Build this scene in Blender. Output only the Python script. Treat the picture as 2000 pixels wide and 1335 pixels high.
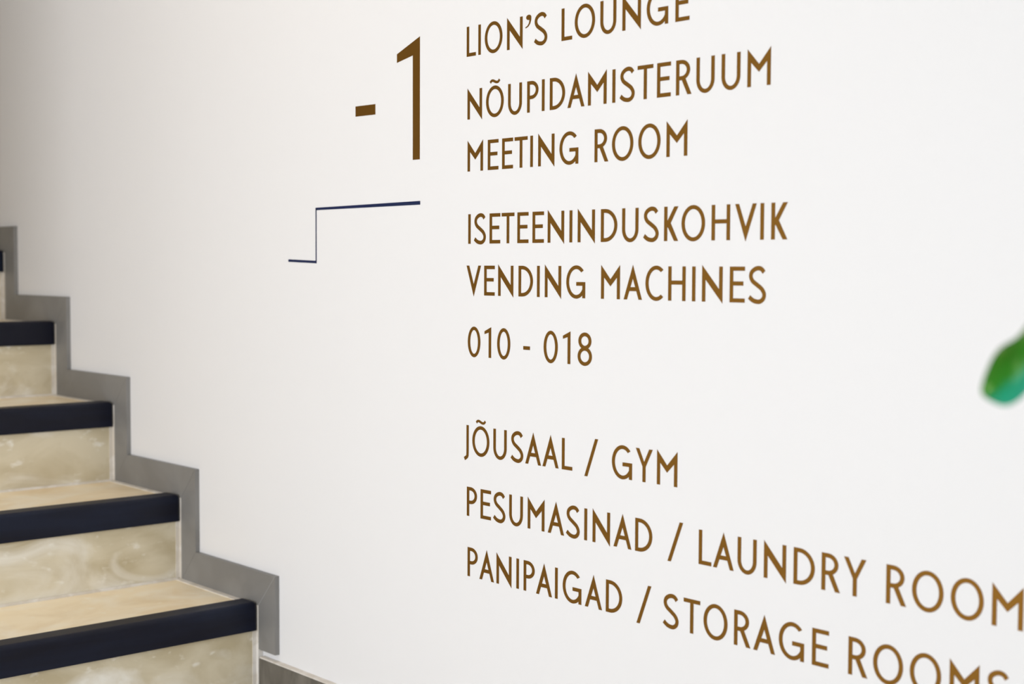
import bpy, bmesh, math
from mathutils import Vector, Matrix

for o in list(bpy.data.objects):
    bpy.data.objects.remove(o, do_unlink=True)
C = bpy.context.scene.collection
SC = bpy.context.scene

# ------------------------------------------------------------------ camera
# world: the sign wall is the plane Y = 0, the room lies at Y < 0, X runs along the wall, floor at Z = 0
CAM = Vector((0.0, -1.4002, 0.796))
FWD = Vector((-0.74764479, 0.66202035, -0.05250069))
RGT = Vector((0.66274249, 0.74883266, 0.00469487))
UPV = Vector((-0.04242233, 0.03128434, 0.99860985))
cd = bpy.data.cameras.new('camera')
cam = bpy.data.objects.new('camera', cd); C.objects.link(cam)
cam.matrix_world = Matrix(((RGT.x, UPV.x, -FWD.x, CAM.x), (RGT.y, UPV.y, -FWD.y, CAM.y),
                           (RGT.z, UPV.z, -FWD.z, CAM.z), (0, 0, 0, 1)))
cd.sensor_width = 36.0; cd.sensor_fit = 'HORIZONTAL'; cd.lens = 50.199
cd.clip_start = 0.05; cd.clip_end = 60
cd.dof.use_dof = True; cd.dof.focus_distance = 2.15; cd.dof.aperture_fstop = 4.4
SC.camera = cam

# ------------------------------------------------------------------ light
w = bpy.data.worlds.new('world'); SC.world = w; w.use_nodes = True
w.node_tree.nodes['Background'].inputs[0].default_value = (0.85, 0.92, 1.0, 1)
w.node_tree.nodes['Background'].inputs[1].default_value = 0.4
def area(name, loc, target, sx, sy, power, col):
    l = bpy.data.lights.new(name, 'AREA'); l.shape = 'RECTANGLE'; l.size = sx; l.size_y = sy
    l.energy = power; l.color = col
    o = bpy.data.objects.new(name, l); C.objects.link(o); o.location = loc
    o.rotation_euler = (Vector(target) - Vector(loc)).to_track_quat('-Z', 'Y').to_euler()
    return o
# two added fills from the left, daylight through the glazed front beside the camera, and a warm ceiling lamp over the landing
area('side_fill_light', (0.55, -3.1, 1.15), (0.55, 0.0, 1.15), 2.2, 1.9, 4, (0.86, 0.93, 1.0))  # added broad fill to even out the sign wall, no known window here
area('low_fill_light', (-1.5, -3.1, 0.60), (-1.5, 0.0, 0.60), 1.5, 1.0, 51, (0.885, 0.928, 1.0))  # added low fill, brightens the lower wall and steps; stands for no real window
area('front_daylight', (2.1, -1.7, 1.4), (-1.2, -0.9, 0.9), 1.8, 2.1, 30, (0.85, 0.93, 1.0))
area('ceiling_lamp_light', (-2.2, -1.0, 2.56), (-2.2, -1.0, 0), 0.9, 0.25, 11, (1.0, 0.84, 0.66))
SC.view_settings.view_transform = 'Standard'
SC.view_settings.look = 'None'
SC.view_settings.exposure = -0.20
SC.view_settings.gamma = 1.0
SC.view_settings.use_curve_mapping = False

# ------------------------------------------------------------------ helpers
def srgb(r, g, b):
    f = lambda c: (c/255/12.92) if c/255 <= 0.04045 else ((c/255+0.055)/1.055)**2.4
    return (f(r), f(g), f(b), 1.0)

def mat(name, col, rough=0.5, spec=0.5, metal=0.0, noise=None, bump=None, coat=0.0):
    """noise = (scale, detail, colour2, lo, hi, stretch); bump = (scale, strength, distance)"""
    m = bpy.data.materials.new(name); m.use_nodes = True
    nt = m.node_tree; b = nt.nodes['Principled BSDF']
    b.inputs['Base Color'].default_value = col
    b.inputs['Roughness'].default_value = rough
    b.inputs['Specular IOR Level'].default_value = spec
    b.inputs['Metallic'].default_value = metal
    b.inputs['Coat Weight'].default_value = coat
    tc = nt.nodes.new('ShaderNodeTexCoord')
    if noise:
        sc, det, c2, lo, hi, st = noise
        mp = nt.nodes.new('ShaderNodeMapping'); mp.inputs['Scale'].default_value = st
        nt.links.new(tc.outputs['Object'], mp.inputs['Vector'])
        n = nt.nodes.new('ShaderNodeTexNoise'); n.inputs['Scale'].default_value = sc
        n.inputs['Detail'].default_value = det; n.inputs['Distortion'].default_value = 0.6
        nt.links.new(mp.outputs[0], n.inputs['Vector'])
        r = nt.nodes.new('ShaderNodeMapRange'); r.inputs[1].default_value = lo; r.inputs[2].default_value = hi
        nt.links.new(n.outputs['Fac'], r.inputs[0])
        mx = nt.nodes.new('ShaderNodeMix'); mx.data_type = 'RGBA'
        mx.inputs[6].default_value = col; mx.inputs[7].default_value = c2
        nt.links.new(r.outputs[0], mx.inputs[0]); nt.links.new(mx.outputs[2], b.inputs['Base Color'])
    if bump:
        n2 = nt.nodes.new('ShaderNodeTexNoise'); n2.inputs['Scale'].default_value = bump[0]; n2.inputs['Detail'].default_value = 6
        nt.links.new(tc.outputs['Object'], n2.inputs['Vector'])
        bp = nt.nodes.new('ShaderNodeBump'); bp.inputs['Strength'].default_value = bump[1]; bp.inputs['Distance'].default_value = bump[2]
        nt.links.new(n2.outputs['Fac'], bp.inputs['Height']); nt.links.new(bp.outputs[0], b.inputs['Normal'])
    return m

def obj(name, bm, m, parent=None, smooth=False):
    me = bpy.data.meshes.new(name)
    bmesh.ops.recalc_face_normals(bm, faces=bm.faces[:])
    bm.to_mesh(me); bm.free()
    if smooth:
        for p in me.polygons: p.use_smooth = True
    me.materials.append(m)
    o = bpy.data.objects.new(name, me); C.objects.link(o)
    if parent: o.parent = parent
    return o

def box(bm, x0, x1, y0, y1, z0, z1):
    v = [bm.verts.new((x, y, z)) for x in (x0, x1) for y in (y0, y1) for z in (z0, z1)]
    for f in ((0,1,3,2), (4,6,7,5), (0,4,5,1), (2,3,7,6), (0,2,6,4), (1,5,7,3)):
        bm.faces.new([v[i] for i in f])

def bevel(bm, w, seg=2):
    bmesh.ops.bevel(bm, geom=bm.edges[:], offset=w, segments=seg, profile=0.5, affect='EDGES')

def prism(bm, pts, y0, y1):
    """polygon in the XZ plane extruded from y0 to y1"""
    a = [bm.verts.new((x, y0, z)) for x, z in pts]; b = [bm.verts.new((x, y1, z)) for x, z in pts]
    n = len(pts)
    bm.faces.new(a); bm.faces.new(b[::-1])
    for i in range(n):
        j = (i+1) % n; bm.faces.new((a[i], b[i], b[j], a[j]))

def strip(bm, A, B, y0, y1, closed=False):
    """band between the outline points A and B (XZ), extruded"""
    n = len(A)
    va = [[bm.verts.new((x, y, z)) for x, z in A] for y in (y0, y1)]
    vb = [[bm.verts.new((x, y, z)) for x, z in B] for y in (y0, y1)]
    rng = range(n) if closed else range(n-1)
    for i in rng:
        j = (i+1) % n
        bm.faces.new((va[0][i], va[0][j], vb[0][j], vb[0][i]))
        bm.faces.new((va[1][i], vb[1][i], vb[1][j], va[1][j]))
        bm.faces.new((va[0][i], va[1][i], va[1][j], va[0][j]))
        bm.faces.new((vb[0][i], vb[0][j], vb[1][j], vb[1][i]))
    if not closed:
        for i in (0, n-1):
            bm.faces.new((va[0][i], vb[0][i], vb[1][i], va[1][i]))

def thing(name, label, cat, loc=(0, 0, 0), group=None):
    o = bpy.data.objects.new(name, None); C.objects.link(o); o.location = loc
    o.empty_display_size = 0.05
    o['label'] = label; o['category'] = cat
    if group: o['group'] = group
    return o

def struct(name, bm, m, label=None):
    o = obj(name, bm, m); o['kind'] = 'structure'
    if label: o['label'] = label
    return o

# ------------------------------------------------------------------ materials
M_wall = mat('white_wall_paint', srgb(237, 236, 236), rough=0.55, spec=0.3, bump=(220, 0.06, 0.001))
M_plain = mat('plain_white_paint', srgb(228, 225, 220), rough=0.7, spec=0.3)
M_ceil = mat('ceiling_paint', srgb(222, 220, 216), rough=0.8, spec=0.2)
M_skirt = mat('grey_skirting', srgb(135, 133, 130), rough=0.45, spec=0.4, noise=(7, 3, srgb(124, 122, 119), .4, .6, (1, 1, 1)))
M_skirt_edge = mat('grey_skirting_edge', srgb(158, 158, 158), rough=0.4)
M_stone = mat('dark_stone_tile', srgb(122, 117, 108), rough=0.5, noise=(14, 8, srgb(92, 87, 79), .35, .65, (1.8, 1, .8)), bump=(60, .15, .002))
M_floor = mat('floor_stone', srgb(224, 217, 205), rough=0.4, noise=(5, 6, srgb(212, 203, 188), .35, .65, (1, 1, 1)))
M_grout = mat('pale_grout', srgb(232, 227, 220), rough=0.7, noise=(30, 4, srgb(216, 208, 196), .4, .6, (1, 1, 1)))
M_nosing = mat('black_rubber_nosing', srgb(8, 10, 27), rough=0.42, spec=0.26, noise=(9, 5, srgb(15, 22, 42), .4, .65, (1, .3, 3)))
M_brown = mat('brown_vinyl', srgb(126, 88, 32), rough=0.50, spec=0.3, metal=0.85, noise=(3, 2, srgb(130, 90, 30), .4, .6, (1, 1, 1)))
M_navy = mat('navy_vinyl', srgb(8, 26, 74), rough=0.4, spec=0.4, noise=(3, 2, srgb(6, 30, 70), .4, .6, (1, 1, 1)))

def concrete(name, base, light, dark):
    m = bpy.data.materials.new(name); m.use_nodes = True
    nt = m.node_tree; L = nt.links; b = nt.nodes['Principled BSDF']
    b.inputs['Roughness'].default_value = 0.42; b.inputs['Specular IOR Level'].default_value = 0.4
    tc = nt.nodes.new('ShaderNodeTexCoord')
    def nz(scale, det, dist, off):
        mp = nt.nodes.new('ShaderNodeMapping'); mp.inputs['Location'].default_value = off
        mp.inputs['Scale'].default_value = (1, 0.8, 1.3)
        L.new(tc.outputs['Object'], mp.inputs['Vector'])
        n = nt.nodes.new('ShaderNodeTexNoise'); n.inputs['Scale'].default_value = scale
        n.inputs['Detail'].default_value = det; n.inputs['Distortion'].default_value = dist
        L.new(mp.outputs[0], n.inputs['Vector']); return n.outputs['Fac']
    def rng(s, lo, hi):
        r = nt.nodes.new('ShaderNodeMapRange'); r.inputs[1].default_value = lo; r.inputs[2].default_value = hi
        L.new(s, r.inputs[0]); return r.outputs[0]
    def mix(f, a, c):
        mx = nt.nodes.new('ShaderNodeMix'); mx.data_type = 'RGBA'; L.new(f, mx.inputs[0])
        if isinstance(a, tuple): mx.inputs[6].default_value = a
        else: L.new(a, mx.inputs[6])
        mx.inputs[7].default_value = c; return mx.outputs[2]
    c1 = mix(rng(nz(9, 7, 0.8, (0, 0, 0)), .40, .66), base, dark)
    c2 = mix(rng(nz(6.5, 6, 1.2, (3, 1, 2)), .50, .74), c1, light)
    c3 = mix(rng(nz(42, 5, 0.3, (7, 2, 5)), .62, .80), c2, light)
    L.new(c3, b.inputs['Base Color'])
    n2 = nt.nodes.new('ShaderNodeTexNoise'); n2.inputs['Scale'].default_value = 90; n2.inputs['Detail'].default_value = 6
    L.new(tc.outputs['Object'], n2.inputs['Vector'])
    bp = nt.nodes.new('ShaderNodeBump'); bp.inputs['Strength'].default_value = 0.15; bp.inputs['Distance'].default_value = 0.001
    L.new(n2.outputs['Fac'], bp.inputs['Height']); L.new(bp.outputs[0], b.inputs['Normal'])
    return m
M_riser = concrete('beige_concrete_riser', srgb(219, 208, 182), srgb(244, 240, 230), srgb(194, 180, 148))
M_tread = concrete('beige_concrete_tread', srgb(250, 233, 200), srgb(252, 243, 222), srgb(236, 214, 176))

# ------------------------------------------------------------------ setting
XL, XR, YF = -6.4, 2.2, -3.2
bm = bmesh.new(); box(bm, XL, XR, 0.0, 0.12, -0.1, 4.6)
struct('wall_right', bm, M_wall, 'smooth white wall carrying the brown floor directory')
bm = bmesh.new()
box(bm, -2.87, -2.3, YF-0.12, YF, 0.0, 2.85); box(bm, -2.3, -0.7, YF-0.12, YF, 1.15, 2.85); box(bm, -0.7, -0.6, YF-0.12, YF, 0.0, 2.85); box(bm, 1.7, XR, YF-0.12, YF, 0.0, 2.85)
box(bm, -0.6, 1.7, YF-0.12, YF, 0.0, 0.15); box(bm, -0.6, 1.7, YF-0.12, YF, 2.3, 2.85)
struct('wall_left', bm, M_plain)
# partition on the open side of the stairs
bm = bmesh.new(); box(bm, XL, -2.75, -1.32, -1.2, 0.0, 4.5); box(bm, -2.87, -2.75, YF, -1.32, 0.0, 4.5)
struct('wall_stair', bm, M_plain)
bm = bmesh.new(); box(bm, XL-0.12, XL, -1.32, 0.12, -0.1, 4.6); struct('wall_back', bm, M_plain)
bm = bmesh.new(); box(bm, XL, XR, YF, 0.0, -0.1, 0.0); struct('floor', bm, M_floor)
bm = bmesh.new(); box(bm, -2.87, XR, YF, 0.0, 2.7, 2.85); box(bm, -2.87, -2.75, -1.2, 0.0, 2.85, 4.5); struct('ceiling', bm, M_ceil)
bm = bmesh.new(); box(bm, XL, -2.75, -1.32, 0.0, 4.5, 4.6); struct('ceiling_upper', bm, M_ceil)
# front wall behind the camera with a glazed opening
bm = bmesh.new()
box(bm, XR, XR+0.12, YF, -2.75, 0, 2.85); box(bm, XR, XR+0.12, -0.7, 0.0, 0, 2.85)
box(bm, XR, XR+0.12, -2.75, -0.7, 2.55, 2.85); box(bm, XR, XR+0.12, -2.75, -0.7, 0, 0.3)
struct('wall_front', bm, M_plain)
bm = bmesh.new(); box(bm, -2.273, XR, -0.0125, -0.0002, 0.0, 0.0670); bevel(bm, 0.0008, 1)
bb = struct('baseboard_right', bm, M_stone, 'dark grey stone baseboard along the foot of the white wall')
bm = bmesh.new(); box(bm, -2.273, XR, -0.0110, -0.0001, 0.0671, 0.0700)
obj('grout_joint', bm, M_grout, bb)

# ------------------------------------------------------------------ staircase
RISE, RUN, XF, W, NST = 0.165, 0.2917, -2.287, 1.19, 10
stair = thing('staircase', 'flight of beige concrete-look tiled steps with black nosings against the white wall', 'staircase', (XF, -W/2, 0))
def spart(name, bm, m, smooth=False):
    bmesh.ops.translate(bm, verts=bm.verts, vec=(-XF, W/2, 0))
    return obj(name, bm, m, stair, smooth)
GAP = 0.0125            # room taken by the skirting on the wall
ND, NH, NP, TH = 0.037, 0.0535, 0.006, 0.0065     # nosing depth, front height, proud of riser, proud of tread
def nosing_bm(xf, zt):
    r = 0.008; bm = bmesh.new()
    def ring(y, ins):
        x1 = xf+NP-ins*0.6; x0 = xf-ND; z1 = zt+TH-ins; z0 = zt+TH-NH
        rr = max(r-ins*0.3, .003)
        pts = [(x0, z0), (x1, z0)]
        for a in range(7):
            t = a/6*math.pi/2
            pts.append((x1-rr+rr*math.cos(t), z1-rr+rr*math.sin(t)))
        pts.append((x0, z1))
        return [bm.verts.new((x, y, z)) for x, z in pts]
    ys = [(-W, 0)]
    R = 0.007
    for a in range(6):
        t = a/5*math.pi/2
        ys.append((-0.0108-R+R*math.sin(t), R*(1-math.cos(t))))
    rings = [ring(y, i) for y, i in ys]
    n = len(rings[0])
    bm.faces.new(rings[0]); bm.faces.new(rings[-1][::-1])
    for a, b in zip(rings, rings[1:]):
        for i in range(n):
            j = (i+1) % n; bm.faces.new((a[i], a[j], b[j], b[i]))
    return bm
for k in range(1, NST+1):
    xf = XF-(k-1)*RUN; zt = RISE*k; z0 = RISE*(k-1)
    # core behind the tiles
    bm = bmesh.new(); box(bm, xf-RUN-0.02, xf-ND, -W, -GAP, z0+0.004, zt-0.012)
    spart('step_core', bm, M_grout)
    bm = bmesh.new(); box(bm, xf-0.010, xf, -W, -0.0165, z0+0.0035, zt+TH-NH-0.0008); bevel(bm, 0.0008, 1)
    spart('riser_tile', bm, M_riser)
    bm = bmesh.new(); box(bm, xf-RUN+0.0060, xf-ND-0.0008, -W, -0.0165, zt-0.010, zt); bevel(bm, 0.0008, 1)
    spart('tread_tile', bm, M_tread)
    spart('stair_nosing', nosing_bm(xf, zt), M_nosing)
    # grout: upright bead beside the skirting, bead along the tread edge, thin joint under the next riser
    bm = bmesh.new(); box(bm, xf-0.009, xf+0.0012, -0.0180, -0.0085, z0, zt+TH-NH-0.0005); box(bm, xf+0.0012, xf+0.0078, -0.0098, -0.0005, z0, zt)
    spart('grout_joint', bm, M_grout)
    bm = bmesh.new(); box(bm, xf-RUN, xf-ND-0.0008, -0.0215, -0.0085, zt-0.009, zt+0.0015)
    spart('grout_joint', bm, M_grout)
    bm = bmesh.new(); box(bm, xf-RUN-0.004, xf-RUN+0.0060, -W, -0.0165, zt-0.009, zt+0.0042)
    spart('grout_joint', bm, M_grout)

# stepped skirting on the wall: mitred boards
SX, SZ, ST = -2.222, 0.0632, 0.0095          # outer corner of the first board, height over the tread, thickness
bm = bmesh.new(); prism(bm, [(-2.279, 0.0825), (SX, 0.0825), (SX, RISE+SZ), (-2.279, RISE+0.0005)], -ST, -0.0002)
trim = struct('trim_1', bm, M_skirt, 'grey stepped skirting following the stairs up the white wall')
trim.data.materials.append(M_skirt_edge)
def skboard(pts):
    bm = bmesh.new(); prism(bm, pts, -ST, -0.0002)
    obj('skirting_board', bm, M_skirt, trim)
g = 0.0003
for k in range(1, NST+1):
    dx = -(k-1)*RUN; zt = RISE*k
    xi = -2.279+dx; xo = SX+dx
    if k > 1:
        skboard([(xi, zt-RISE+g), (xo, zt-RISE+SZ+g), (xo, zt+SZ-g), (xi, zt-g)])
    xi2 = -2.279+dx-RUN; xo2 = SX+dx-RUN
    skboard([(xi-g, zt), (xo-g, zt+SZ), (xo2+g, zt+SZ), (xi2+g, zt)])
bm = bmesh.new(); prism(bm, [(-2.2782, RISE+0.0004), (SX+.0002, RISE+SZ+0.0002), (SX-0.0006, RISE+SZ+0.0002), (-2.2792, RISE+0.0008)], -ST-0.0002, -ST+0.002)
obj('mitre_joint', bm, M_skirt_edge, trim)

# ------------------------------------------------------------------ wall lettering
CAPH, TK = 0.0451, 0.00575
T = TK/CAPH
def ell(cx, cy, rx, ry, a0, a1, n):
    return [(cx+rx*math.cos(math.radians(a0+(a1-a0)*i/n)), cy+ry*math.sin(math.radians(a0+(a1-a0)*i/n))) for i in range(n+1)]
def stroke(path, t, n=8):
    """open curve through points (Catmull-Rom) with constant width -> (A, B)"""
    P = [path[0]]+list(path)+[path[-1]]; pts = []
    for i in range(1, len(P)-2):
        for s in range(n):
            u = s/n; p0, p1, p2, p3 = P[i-1], P[i], P[i+1], P[i+2]
            pts.append(tuple(0.5*((2*p1[d])+(-p0[d]+p2[d])*u+(2*p0[d]-5*p1[d]+4*p2[d]-p3[d])*u*u+(-p0[d]+3*p1[d]-3*p2[d]+p3[d])*u**3) for d in (0, 1)))
    pts.append(tuple(path[-1])); A, B = [], []
    for i, p in enumerate(pts):
        a = pts[max(i-1, 0)]; b = pts[min(i+1, len(pts)-1)]
        dx, dy = b[0]-a[0], b[1]-a[1]; l = math.hypot(dx, dy) or 1
        nx, ny = -dy/l*t/2, dx/l*t/2
        A.append((p[0]+nx, p[1]+ny)); B.append((p[0]-nx, p[1]-ny))
    return A, B
# every glyph: list of ('p', polygon) or ('s', A, B, closed); unit = cap height
def glyph(ch, w):
    t = T; tb = T*0.92; R = []
    P = lambda *pts: R.append(('p', list(pts)))
    def bar(x0, x1, y0, y1): P((x0, y0), (x1, y0), (x1, y1), (x0, y1))
    def S(A, B, closed=False): R.append(('s', A, B, closed))
    if ch in 'OÕ0':
        n = 40
        A = ell(w/2, .5, w/2, .52, 0, 360, n)[:-1]; B = ell(w/2, .5, w/2-t, .52-tb, 0, 360, n)[:-1]
        S(A, B, True)
        if ch == 'Õ':
            A, B = stroke([(.24*w, 1.125), (.31*w, 1.18), (.40*w, 1.185), (.50*w, 1.15), (.60*w, 1.125), (.69*w, 1.135), (.765*w, 1.20)], .085)
            S(A, B)
    elif ch == 'I': bar(0, w, 0, 1)
    elif ch == 'L': bar(0, t, 0, 1); bar(t, w, 0, tb)
    elif ch == 'E':
        bar(0, t, 0, 1); bar(t, w, 0, tb); bar(t, w, 1-tb, 1); bar(t, w*.9, .52-tb/2+.01, .52+tb/2+.01)
    elif ch == 'T': bar(0, w, 1-tb, 1); bar(w/2-t/2, w/2+t/2, 0, 1-tb)
    elif ch == 'H': bar(0, t, 0, 1); bar(w-t, w, 0, 1); bar(t, w-t, .53-tb/2, .53+tb/2)
    elif ch == 'N':
        P((0, 0), (t, 0), (t, .63), (0, 1.04)); P((0, 1.04), (t, .63), (w, -.04), (w-t, .36)); P((w, -.04), (w, 1), (w-t, 1), (w-t, .36))
    elif ch == 'M':
        P((0, 0), (t, 0), (t, .655), (0, 1.035)); P((0, 1.035), (t, .655), (w/2, .385), (w/2, .60))
        P((w, 1.035), (w/2, .60), (w/2, .385), (w-t, .655)); P((w, 0), (w, 1.035), (w-t, .655), (w-t, 0))
    elif ch == 'A':
        f = t*1.08
        P((0, 0), (f, 0), (w/2, .63), (w/2, 1.04)); P((w, 0), (w/2, 1.04), (w/2, .63), (w-f, 0))
        xa = lambda y: f+(w/2-f)*y/.63
        P((xa(.255)-.02, .255), (w-xa(.255)+.02, .255), (w-xa(.375)+.02, .375), (xa(.375)-.02, .375))
    elif ch == 'V':
        f = t*1.08
        P((0, 1), (w/2, -.04), (w/2, .37), (f, 1)); P((w, 1), (w-f, 1), (w/2, .37), (w/2, -.04))
    elif ch == 'Y':
        f = t*1.12; c = w/2
        P((c-t/2, 0), (c+t/2, 0), (c+t/2, .46), (c-t/2, .46))
        P((0, 1), (c-t/2, .46), (c+t/2, .46), (c, .60), (f, 1)); P((w, 1), (w-f, 1), (c, .60), (c, .46), (c+t/2, .46))
    elif ch == 'U':
        y = .37
        A = [(0, 1)]+ell(w/2, y, w/2, y+.02, 180, 360, 20)+[(w, 1)]
        B = [(t, 1)]+ell(w/2, y, w/2-t, y+.02-tb, 180, 360, 20)+[(w-t, 1)]
        S(A, B)
    elif ch == 'D':
        x = .26*w; bar(0, t, 0, 1)
        A = [(t, 1)]+ell(x, .5, w-x, .5, 90, -90, 22)+[(t, 0)]
        B = [(t, 1-tb)]+ell(x, .5, w-x-t, .5-tb, 90, -90, 22)+[(t, tb)]
        S(A, B)
    elif ch in 'PR':
        ww = w if ch == 'P' else w*.90
        x = .38*ww; y0 = .42; c = (1+y0)/2; r = (1-y0)/2
        bar(0, t, 0, 1)
        A = [(t, 1)]+ell(x, c, ww-x, r, 90, -90, 18)+[(t, y0)]
        B = [(t, 1-tb)]+ell(x, c, ww-x-t, r-tb, 90, -90, 18)+[(t, y0+tb)]
        S(A, B)
        if ch == 'R': P((.36*w, .435), (.60*w, .47), (w, 0), (w-t*1.2, 0))
    elif ch == 'K':
        bar(0, t, 0, 1)
        P((w, 1), (w-t*1.22, 1), (t*.9, .56), (t*.9, .37), (.47*w, .52))
        P((.46*w, .53), (w, 0), (w-t*1.22, 0), (.27*w, .40))
    elif ch == 'C':
        rx = w/1.62
        S(ell(rx, .5, rx, .52, 50, 310, 30), ell(rx, .5, rx-t, .52-tb, 54, 306, 30))
    elif ch == 'G':
        rx = .53*w
        S(ell(rx, .5, rx, .52, 44, 327, 32), ell(rx, .5, rx-t, .52-tb, 48, 333, 32))
        bar(.53*w, w, .385, .385+tb); bar(w-t, w, 0, .39)
    elif ch == 'S':
        A, B = stroke([(.87*w, .845), (.74*w, .93), (.55*w, .958), (.34*w, .925), (.17*w, .84), (.13*w, .72), (.24*w, .60), (.50*w, .495),
                       (.76*w, .385), (.893*w, .25), (.84*w, .12), (.66*w, .045), (.45*w, .042), (.24*w, .08), (.04*w, .165)], t*.98)
        S(A, B)
    elif ch == 'J':
        A, B = stroke([(w-t/2, 1), (w-t/2, .60), (w-t/2, .20), (w-t/2-.003, .02), (w-t/2-.03, -.08), (.02*w, -.165)], t*.95)
        S(A, B)
    elif ch == '/': P((0, -.10), (t*1.05, -.10), (w, 1.10), (w-t*1.05, 1.10))
    elif ch == '-': bar(0, w, .355, .355+.118)
    elif ch == '1':
        P((w-t, 0), (w, 0), (w, 1.03), (w-t, .845)); P((w, 1.03), (0, .885), (0, .785), (w-t, .845))
    elif ch == '8':
        n = 28; c = w/2
        S(ell(c, .755, w*.455, .265, 0, 360, n)[:-1], ell(c, .755, w*.455-t, .265-tb, 0, 360, n)[:-1], True)
        S(ell(c, .275, w*.5, .295, 0, 360, n)[:-1], ell(c, .275, w*.5-t, .295-tb, 0, 360, n)[:-1], True)
    elif ch == "'":
        R.append(('p', ell(.55*w, .93, .42*w, .085, 0, 360, 18)[:-1]))
        A = [(.97*w, .93), (.95*w, .84), (.80*w, .73), (.50*w, .64), (.06*w, .595)]
        B = [(.55*w, .90), (.66*w, .83), (.58*w, .745), (.36*w, .67), (0, .625)]
        S(A, B)
    return R
LINES = [
    (1.1143, [('L',-1.6879,-1.6667), ('I',-1.661,-1.6548), ('O',-1.6459,-1.6054), ('N',-1.5959,-1.5604), ("'",-1.5551,-1.5419), ('S',-1.5366,-1.5074), ('L',-1.4791,-1.4567), ('O',-1.4523,-1.4115), ('U',-1.4019,-1.3708), ('N',-1.36,-1.325), ('G',-1.315,-1.2765), ('E',-1.2642,-1.2394)]),
    (1.0194, [('N',-1.6861,-1.6514), ('Õ',-1.6423,-1.6021), ('U',-1.5924,-1.5617), ('P',-1.5506,-1.526), ('I',-1.5191,-1.513), ('D',-1.5027,-1.4702), ('A',-1.4659,-1.4313), ('M',-1.4248,-1.3882), ('I',-1.3777,-1.3715), ('S',-1.3633,-1.3352), ('T',-1.3305,-1.302), ('E',-1.2954,-1.2704), ('R',-1.2622,-1.2343), ('U',-1.2268,-1.1964), ('U',-1.1847,-1.155), ('M',-1.1436,-1.1071)]),
    (0.9407, [('M',-1.6854,-1.6488), ('E',-1.6379,-1.6134), ('E',-1.6051,-1.5809), ('T',-1.5772,-1.5491), ('I',-1.5433,-1.5372), ('N',-1.5264,-1.4916), ('G',-1.4816,-1.4428), ('R',-1.4118,-1.3833), ('O',-1.3774,-1.337), ('O',-1.3281,-1.2878), ('M',-1.2774,-1.2408)]),
    (0.8308, [('I',-1.6835,-1.677), ('S',-1.669,-1.6417), ('E',-1.6331,-1.6087), ('T',-1.6055,-1.5771), ('E',-1.5705,-1.5459), ('E',-1.5374,-1.513), ('N',-1.5049,-1.4709), ('I',-1.46,-1.454), ('N',-1.4434,-1.4088), ('D',-1.3976,-1.3656), ('U',-1.3568,-1.3263), ('S',-1.317,-1.2895), ('K',-1.28,-1.2551), ('O',-1.2497,-1.2091), ('H',-1.1985,-1.168), ('V',-1.1601,-1.1261), ('I',-1.12,-1.1145), ('K',-1.1032,-1.0784)]),
    (0.7526, [('V',-1.6868,-1.6526), ('E',-1.6449,-1.6211), ('N',-1.6128,-1.5789), ('D',-1.5674,-1.5356), ('I',-1.5273,-1.521), ('N',-1.5102,-1.4763), ('G',-1.4655,-1.4274), ('M',-1.3959,-1.3601), ('A',-1.3532,-1.3182), ('C',-1.3125,-1.2808), ('H',-1.2716,-1.2413), ('I',-1.2301,-1.2245), ('N',-1.213,-1.1793), ('E',-1.1673,-1.1433), ('S',-1.1371,-1.1099)]),
    (0.6588, [('0',-1.6834,-1.6535), ('1',-1.6438,-1.6285), ('0',-1.6142,-1.5853), ('-',-1.5561,-1.5415), ('0',-1.5121,-1.4823), ('1',-1.4718,-1.4563), ('8',-1.4416,-1.4128)]),
    (0.5076, [('J',-1.6909,-1.6803), ('Õ',-1.6714,-1.6321), ('U',-1.6224,-1.592), ('S',-1.5826,-1.5546), ('A',-1.5501,-1.5166), ('A',-1.5128,-1.4795), ('L',-1.4727,-1.4506), ('/',-1.4265,-1.3992), ('G',-1.3724,-1.3339), ('Y',-1.3276,-1.2959), ('M',-1.2882,-1.2521)]),
    (0.4123, [('P',-1.6846,-1.6601), ('E',-1.6519,-1.6273), ('S',-1.6214,-1.5945), ('U',-1.5859,-1.5548), ('M',-1.5444,-1.5082), ('A',-1.5008,-1.467), ('S',-1.4622,-1.4349), ('I',-1.4258,-1.4198), ('N',-1.409,-1.3749), ('A',-1.368,-1.3338), ('D',-1.3269,-1.2957), ('/',-1.2677,-1.2411), ('L',-1.213,-1.1927), ('A',-1.1888,-1.1556), ('U',-1.1489,-1.1189), ('N',-1.1069,-1.0733), ('D',-1.0617,-1.0302), ('R',-1.0202,-0.9939), ('Y',-0.9883,-0.9578), ('R',-0.9298,-0.9041), ('O',-0.8956,-0.8568), ('O',-0.8462,-0.8079), ('M',-0.7968,-0.7613)]),
    (0.3187, [('P',-1.6821,-1.6583), ('A',-1.6539,-1.6198), ('N',-1.6139,-1.58), ('I',-1.5692,-1.5628), ('P',-1.5526,-1.5286), ('A',-1.5253,-1.4913), ('I',-1.4852,-1.4792), ('G',-1.4691,-1.4302), ('A',-1.4236,-1.389), ('D',-1.3818,-1.3504), ('/',-1.3232,-1.2963), ('S',-1.2759,-1.2455), ('T',-1.2386,-1.2098), ('O',-1.2041,-1.1639), ('R',-1.1534,-1.1264), ('A',-1.1221,-1.088), ('G',-1.0819,-1.0447), ('E',-1.0324,-1.0082), ('R',-0.9799,-0.954), ('O',-0.9455,-0.9064), ('O',-0.8965,-0.8576), ('M',-0.8455,-0.8113), ('S',-0.8009,-0.7743)]),
]
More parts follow.
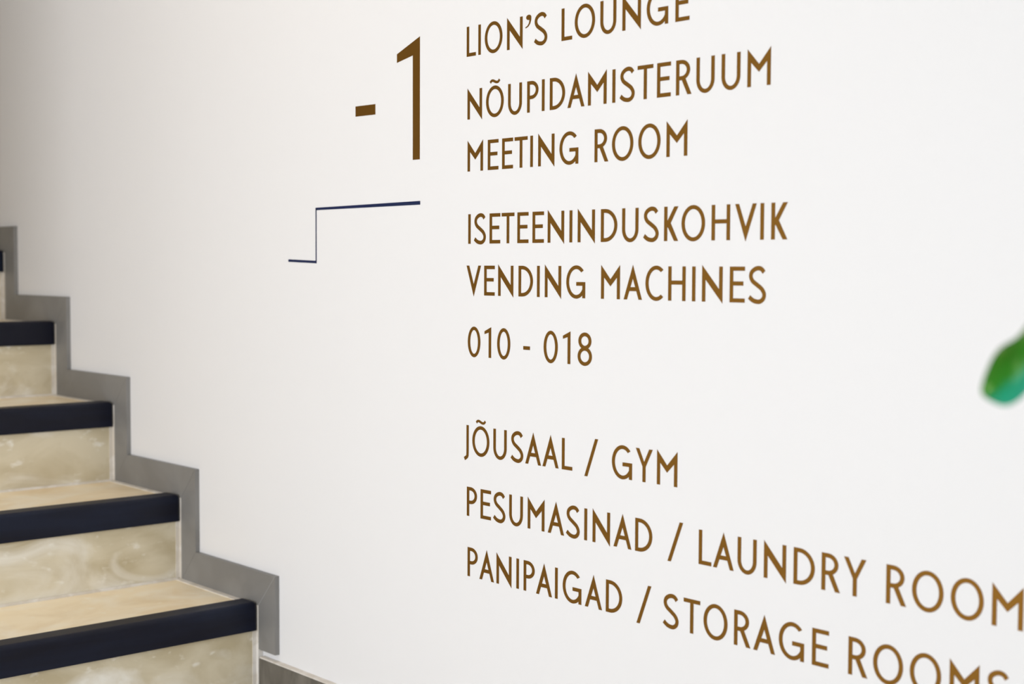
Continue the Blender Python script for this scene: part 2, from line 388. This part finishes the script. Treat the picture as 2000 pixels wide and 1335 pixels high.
WID = {'A': .0341, 'C': .0317, 'D': .0316, 'E': .0244, 'G': .0384, 'H': .0304, 'I': .00575, 'J': .0106, 'K': .0248, 'L': .0216, 'M': .0363,
       'N': .0342, 'O': .0402, 'P': .0243, 'R': .0268, 'S': .0275, 'T': .0285, 'U': .0305, 'V': .0341, 'Y': .0311, 'Õ': .0402, '0': .0298,
       '1': .0154, '8': .0287, '-': .0146, '/': .0269, "'": .0132}
LABELS = [
    "brown capital lettering on the white wall reading LION'S LOUNGE, cut by the top edge",
    'brown capital lettering on the white wall reading NÕUPIDAMISTERUUM',
    'brown capital lettering on the white wall reading MEETING ROOM',
    'brown capital lettering on the white wall reading ISETEENINDUSKOHVIK',
    'brown capital lettering on the white wall reading VENDING MACHINES',
    'brown numerals on the white wall reading 010 - 018',
    'brown capital lettering on the white wall reading JÕUSAAL / GYM',
    'brown capital lettering on the white wall reading PESUMASINAD / LAUNDRY ROOM',
    'brown capital lettering, lowest line on the white wall, reading PANIPAIGAD / STORAGE ROOMS']
NAMEOF = {'0': 'digit', '1': 'digit', '8': 'digit', '-': 'dash', '/': 'slash', "'": 'apostrophe'}
for i, (z, chars) in enumerate(LINES):
    root = thing('wall_lettering', LABELS[i], 'lettering', (chars[0][1], 0, z))
    root['group'] = 'lines of brown lettering on the wall'
    for ch, a, b in chars:
        w = WID[ch]
        if ch == 'S' and b > -0.79: w = .0265
        x0 = (a+b)/2-w/2
        bm = bmesh.new(); e = 0.0
        for gph in glyph(ch, w/CAPH):
            y0 = -0.00035-e; e += 0.00003
            if gph[0] == 'p': prism(bm, [(x*CAPH, y*CAPH) for x, y in gph[1]], y0, -0.00002)
            else: strip(bm, [(x*CAPH, y*CAPH) for x, y in gph[1]], [(x*CAPH, y*CAPH) for x, y in gph[2]], y0, -0.00002, gph[3])
        o = obj(NAMEOF.get(ch, 'letter'), bm, M_brown, root)
        o.location = (x0-chars[0][1], 0, 0)

H0 = 0.796
num = thing('floor_number', 'large brown number -1 on the white wall left of the lettering', 'number', (-1.9793, 0, 0.1697+H0))
def flat(name, pts, m, parent):
    bm = bmesh.new(); ox, oz = parent.location.x, parent.location.z
    prism(bm, [(x-ox, z+H0-oz) for x, z in pts], -0.0004, -0.00002)
    return obj(name, bm, m, parent)
flat('dash', [(-1.9793, .2499), (-1.9232, .2494), (-1.9232, .2664), (-1.9793, .2669)], M_brown, num)
flat('digit', [(-1.8220, .1697), (-1.8040, .1697), (-1.8040, .3629), (-1.8641, .3412), (-1.8641, .3275), (-1.8222, .3350)], M_brown, num)
sym = thing('step_symbol', 'thin navy stepped line below the number -1 on the wall', 'symbol', (-2.1872, 0, 0.0045+H0))
flat('bar', [(-2.1872, .0072), (-2.0998, .0047), (-2.0998, .0091), (-2.1872, .0117)], M_navy, sym)
flat('bar', [(-2.0998, .0045), (-2.0968, .0045), (-2.0968, .1000), (-2.0998, .1000)], M_navy, sym)
flat('bar', [(-2.0998, .0970), (-1.8028, .0980), (-1.8028, .1040), (-2.0998, .1013)], M_navy, sym)

# ------------------------------------------------------------------ ceiling lamp (out of view; its light is made at the top)
lamp = thing('ceiling_lamp', 'white rectangular ceiling lamp over the landing, outside the photograph', 'lamp', (-2.2, -1.0, 2.7))
bm = bmesh.new(); box(bm, -.5, .5, -.16, .16, -.11, -0.0005); bevel(bm, .006, 2)
obj('housing', bm, M_plain, lamp)

# ------------------------------------------------------------------ green glass ornament hanging in the foreground
m = bpy.data.materials.new('green_glazed_glass'); m.use_nodes = True
nt = m.node_tree; b = nt.nodes['Principled BSDF']; b.inputs['Roughness'].default_value = 0.22
b.inputs['Specular IOR Level'].default_value = 0.55; b.inputs['Specular Tint'].default_value = (0.9, 1.0, 0.45, 1)
tc = nt.nodes.new('ShaderNodeTexCoord'); sp = nt.nodes.new('ShaderNodeSeparateXYZ'); nt.links.new(tc.outputs['Object'], sp.inputs[0])
cr = nt.nodes.new('ShaderNodeValToRGB'); mr = nt.nodes.new('ShaderNodeMapRange')
nz = nt.nodes.new('ShaderNodeTexNoise'); nz.inputs['Scale'].default_value = 70; nt.links.new(tc.outputs['Object'], nz.inputs['Vector'])
dt = nt.nodes.new('ShaderNodeVectorMath'); dt.operation = 'DOT_PRODUCT'; dt.inputs[1].default_value = (0.68, 0, -0.74)
nt.links.new(tc.outputs['Object'], dt.inputs[0])
ad = nt.nodes.new('ShaderNodeMath'); ad.operation = 'MULTIPLY_ADD'; ad.inputs[1].default_value = 0.010
nt.links.new(nz.outputs['Fac'], ad.inputs[0]); nt.links.new(dt.outputs['Value'], ad.inputs[2])
mr.inputs[1].default_value = -0.035; mr.inputs[2].default_value = 0.025
nt.links.new(ad.outputs[0], mr.inputs[0]); nt.links.new(mr.outputs[0], cr.inputs[0])
els = cr.color_ramp.elements
els[0].position = 0.0; els[0].color = srgb(12, 78, 30)
els[1].position = 1.0; els[1].color = srgb(40, 205, 180)
for pos, c in ((.28, srgb(34, 92, 2)), (.52, srgb(30, 122, 22)), (.60, srgb(0, 146, 104)), (.78, srgb(0, 172, 140))):
    q = els.new(pos); q.color = c
nt.links.new(cr.outputs[0], b.inputs['Base Color'])
M_cord = mat('dark_green_cord', srgb(24, 74, 40), rough=0.6, noise=(80, 2, srgb(18, 60, 34), .4, .6, (1, 1, 1)))
DEP = 0.85
def at(px, py, d=DEP):
    return CAM+(FWD+RGT*((px-1000)/2788.83)-UPV*((py-667.5)/2788.83))*d
base = at(1970, 762)
orn = thing('glass_ornament', 'blurred glossy green glass ornament with turquoise lower part at the right edge', 'ornament', base)
S1 = DEP/2788.83
# rounded petal outline in the ornament's own plane (right, up), swelling to full thickness in the middle
OUT = [(-58, -9), (-51, 17), (-41, 46), (-28, 72), (-12, 90), (10, 99), (27, 114), (44, 140), (64, 168), (88, 186),
       (102, 176), (101, 140), (88, 92), (68, 45), (50, 12), (33, -8), (12, -27), (-10, -34), (-34, -23)]
cx, cz = 10.0, 26.0
bm = bmesh.new(); rings = []
K = 7
for side in (-1, 1):
    prev = None
    for q in range(K):
        s_ = math.cos(q/K*math.pi/2); dep = math.sin(q/K*math.pi/2)*34*side
        if q == 0 and side == 1: cur = first
        else:
            cur = [bm.verts.new(((cx+(x-cx)*s_)*S1, dep*S1, (cz+(z-cz)*s_)*S1)) for x, z in OUT]
        if q == 0: first = cur
        if prev:
            for i in range(len(OUT)):
                j = (i+1) % len(OUT); bm.faces.new((prev[i], prev[j], cur[j], cur[i]))
        prev = cur
    tip = bm.verts.new((cx*S1, 34*side*S1, cz*S1))
    for i in range(len(OUT)): bm.faces.new((prev[i], prev[(i+1) % len(OUT)], tip))
body = obj('body', bm, m, orn, True)
body.rotation_euler = Matrix(((RGT.x, FWD.x, UPV.x), (RGT.y, FWD.y, UPV.y), (RGT.z, FWD.z, UPV.z))).to_euler()
sub = body.modifiers.new('smooth', 'SUBSURF'); sub.levels = 1; sub.render_levels = 2
top = RGT*(94*S1)+UPV*(178*S1)
bm = bmesh.new()
ringv = lambda x, y, z: [bm.verts.new((x+.0016*math.cos(a*math.pi/4), y+.0016*math.sin(a*math.pi/4), z)) for a in range(8)]
A_ = ringv(top.x, top.y, top.z); B_ = ringv(top.x, top.y, 2.7-base.z-0.0005)
bm.faces.new(A_[::-1]); bm.faces.new(B_)
for i in range(8): bm.faces.new((A_[i], A_[(i+1) % 8], B_[(i+1) % 8], B_[i]))
obj('hanging_cord', bm, M_cord, orn)
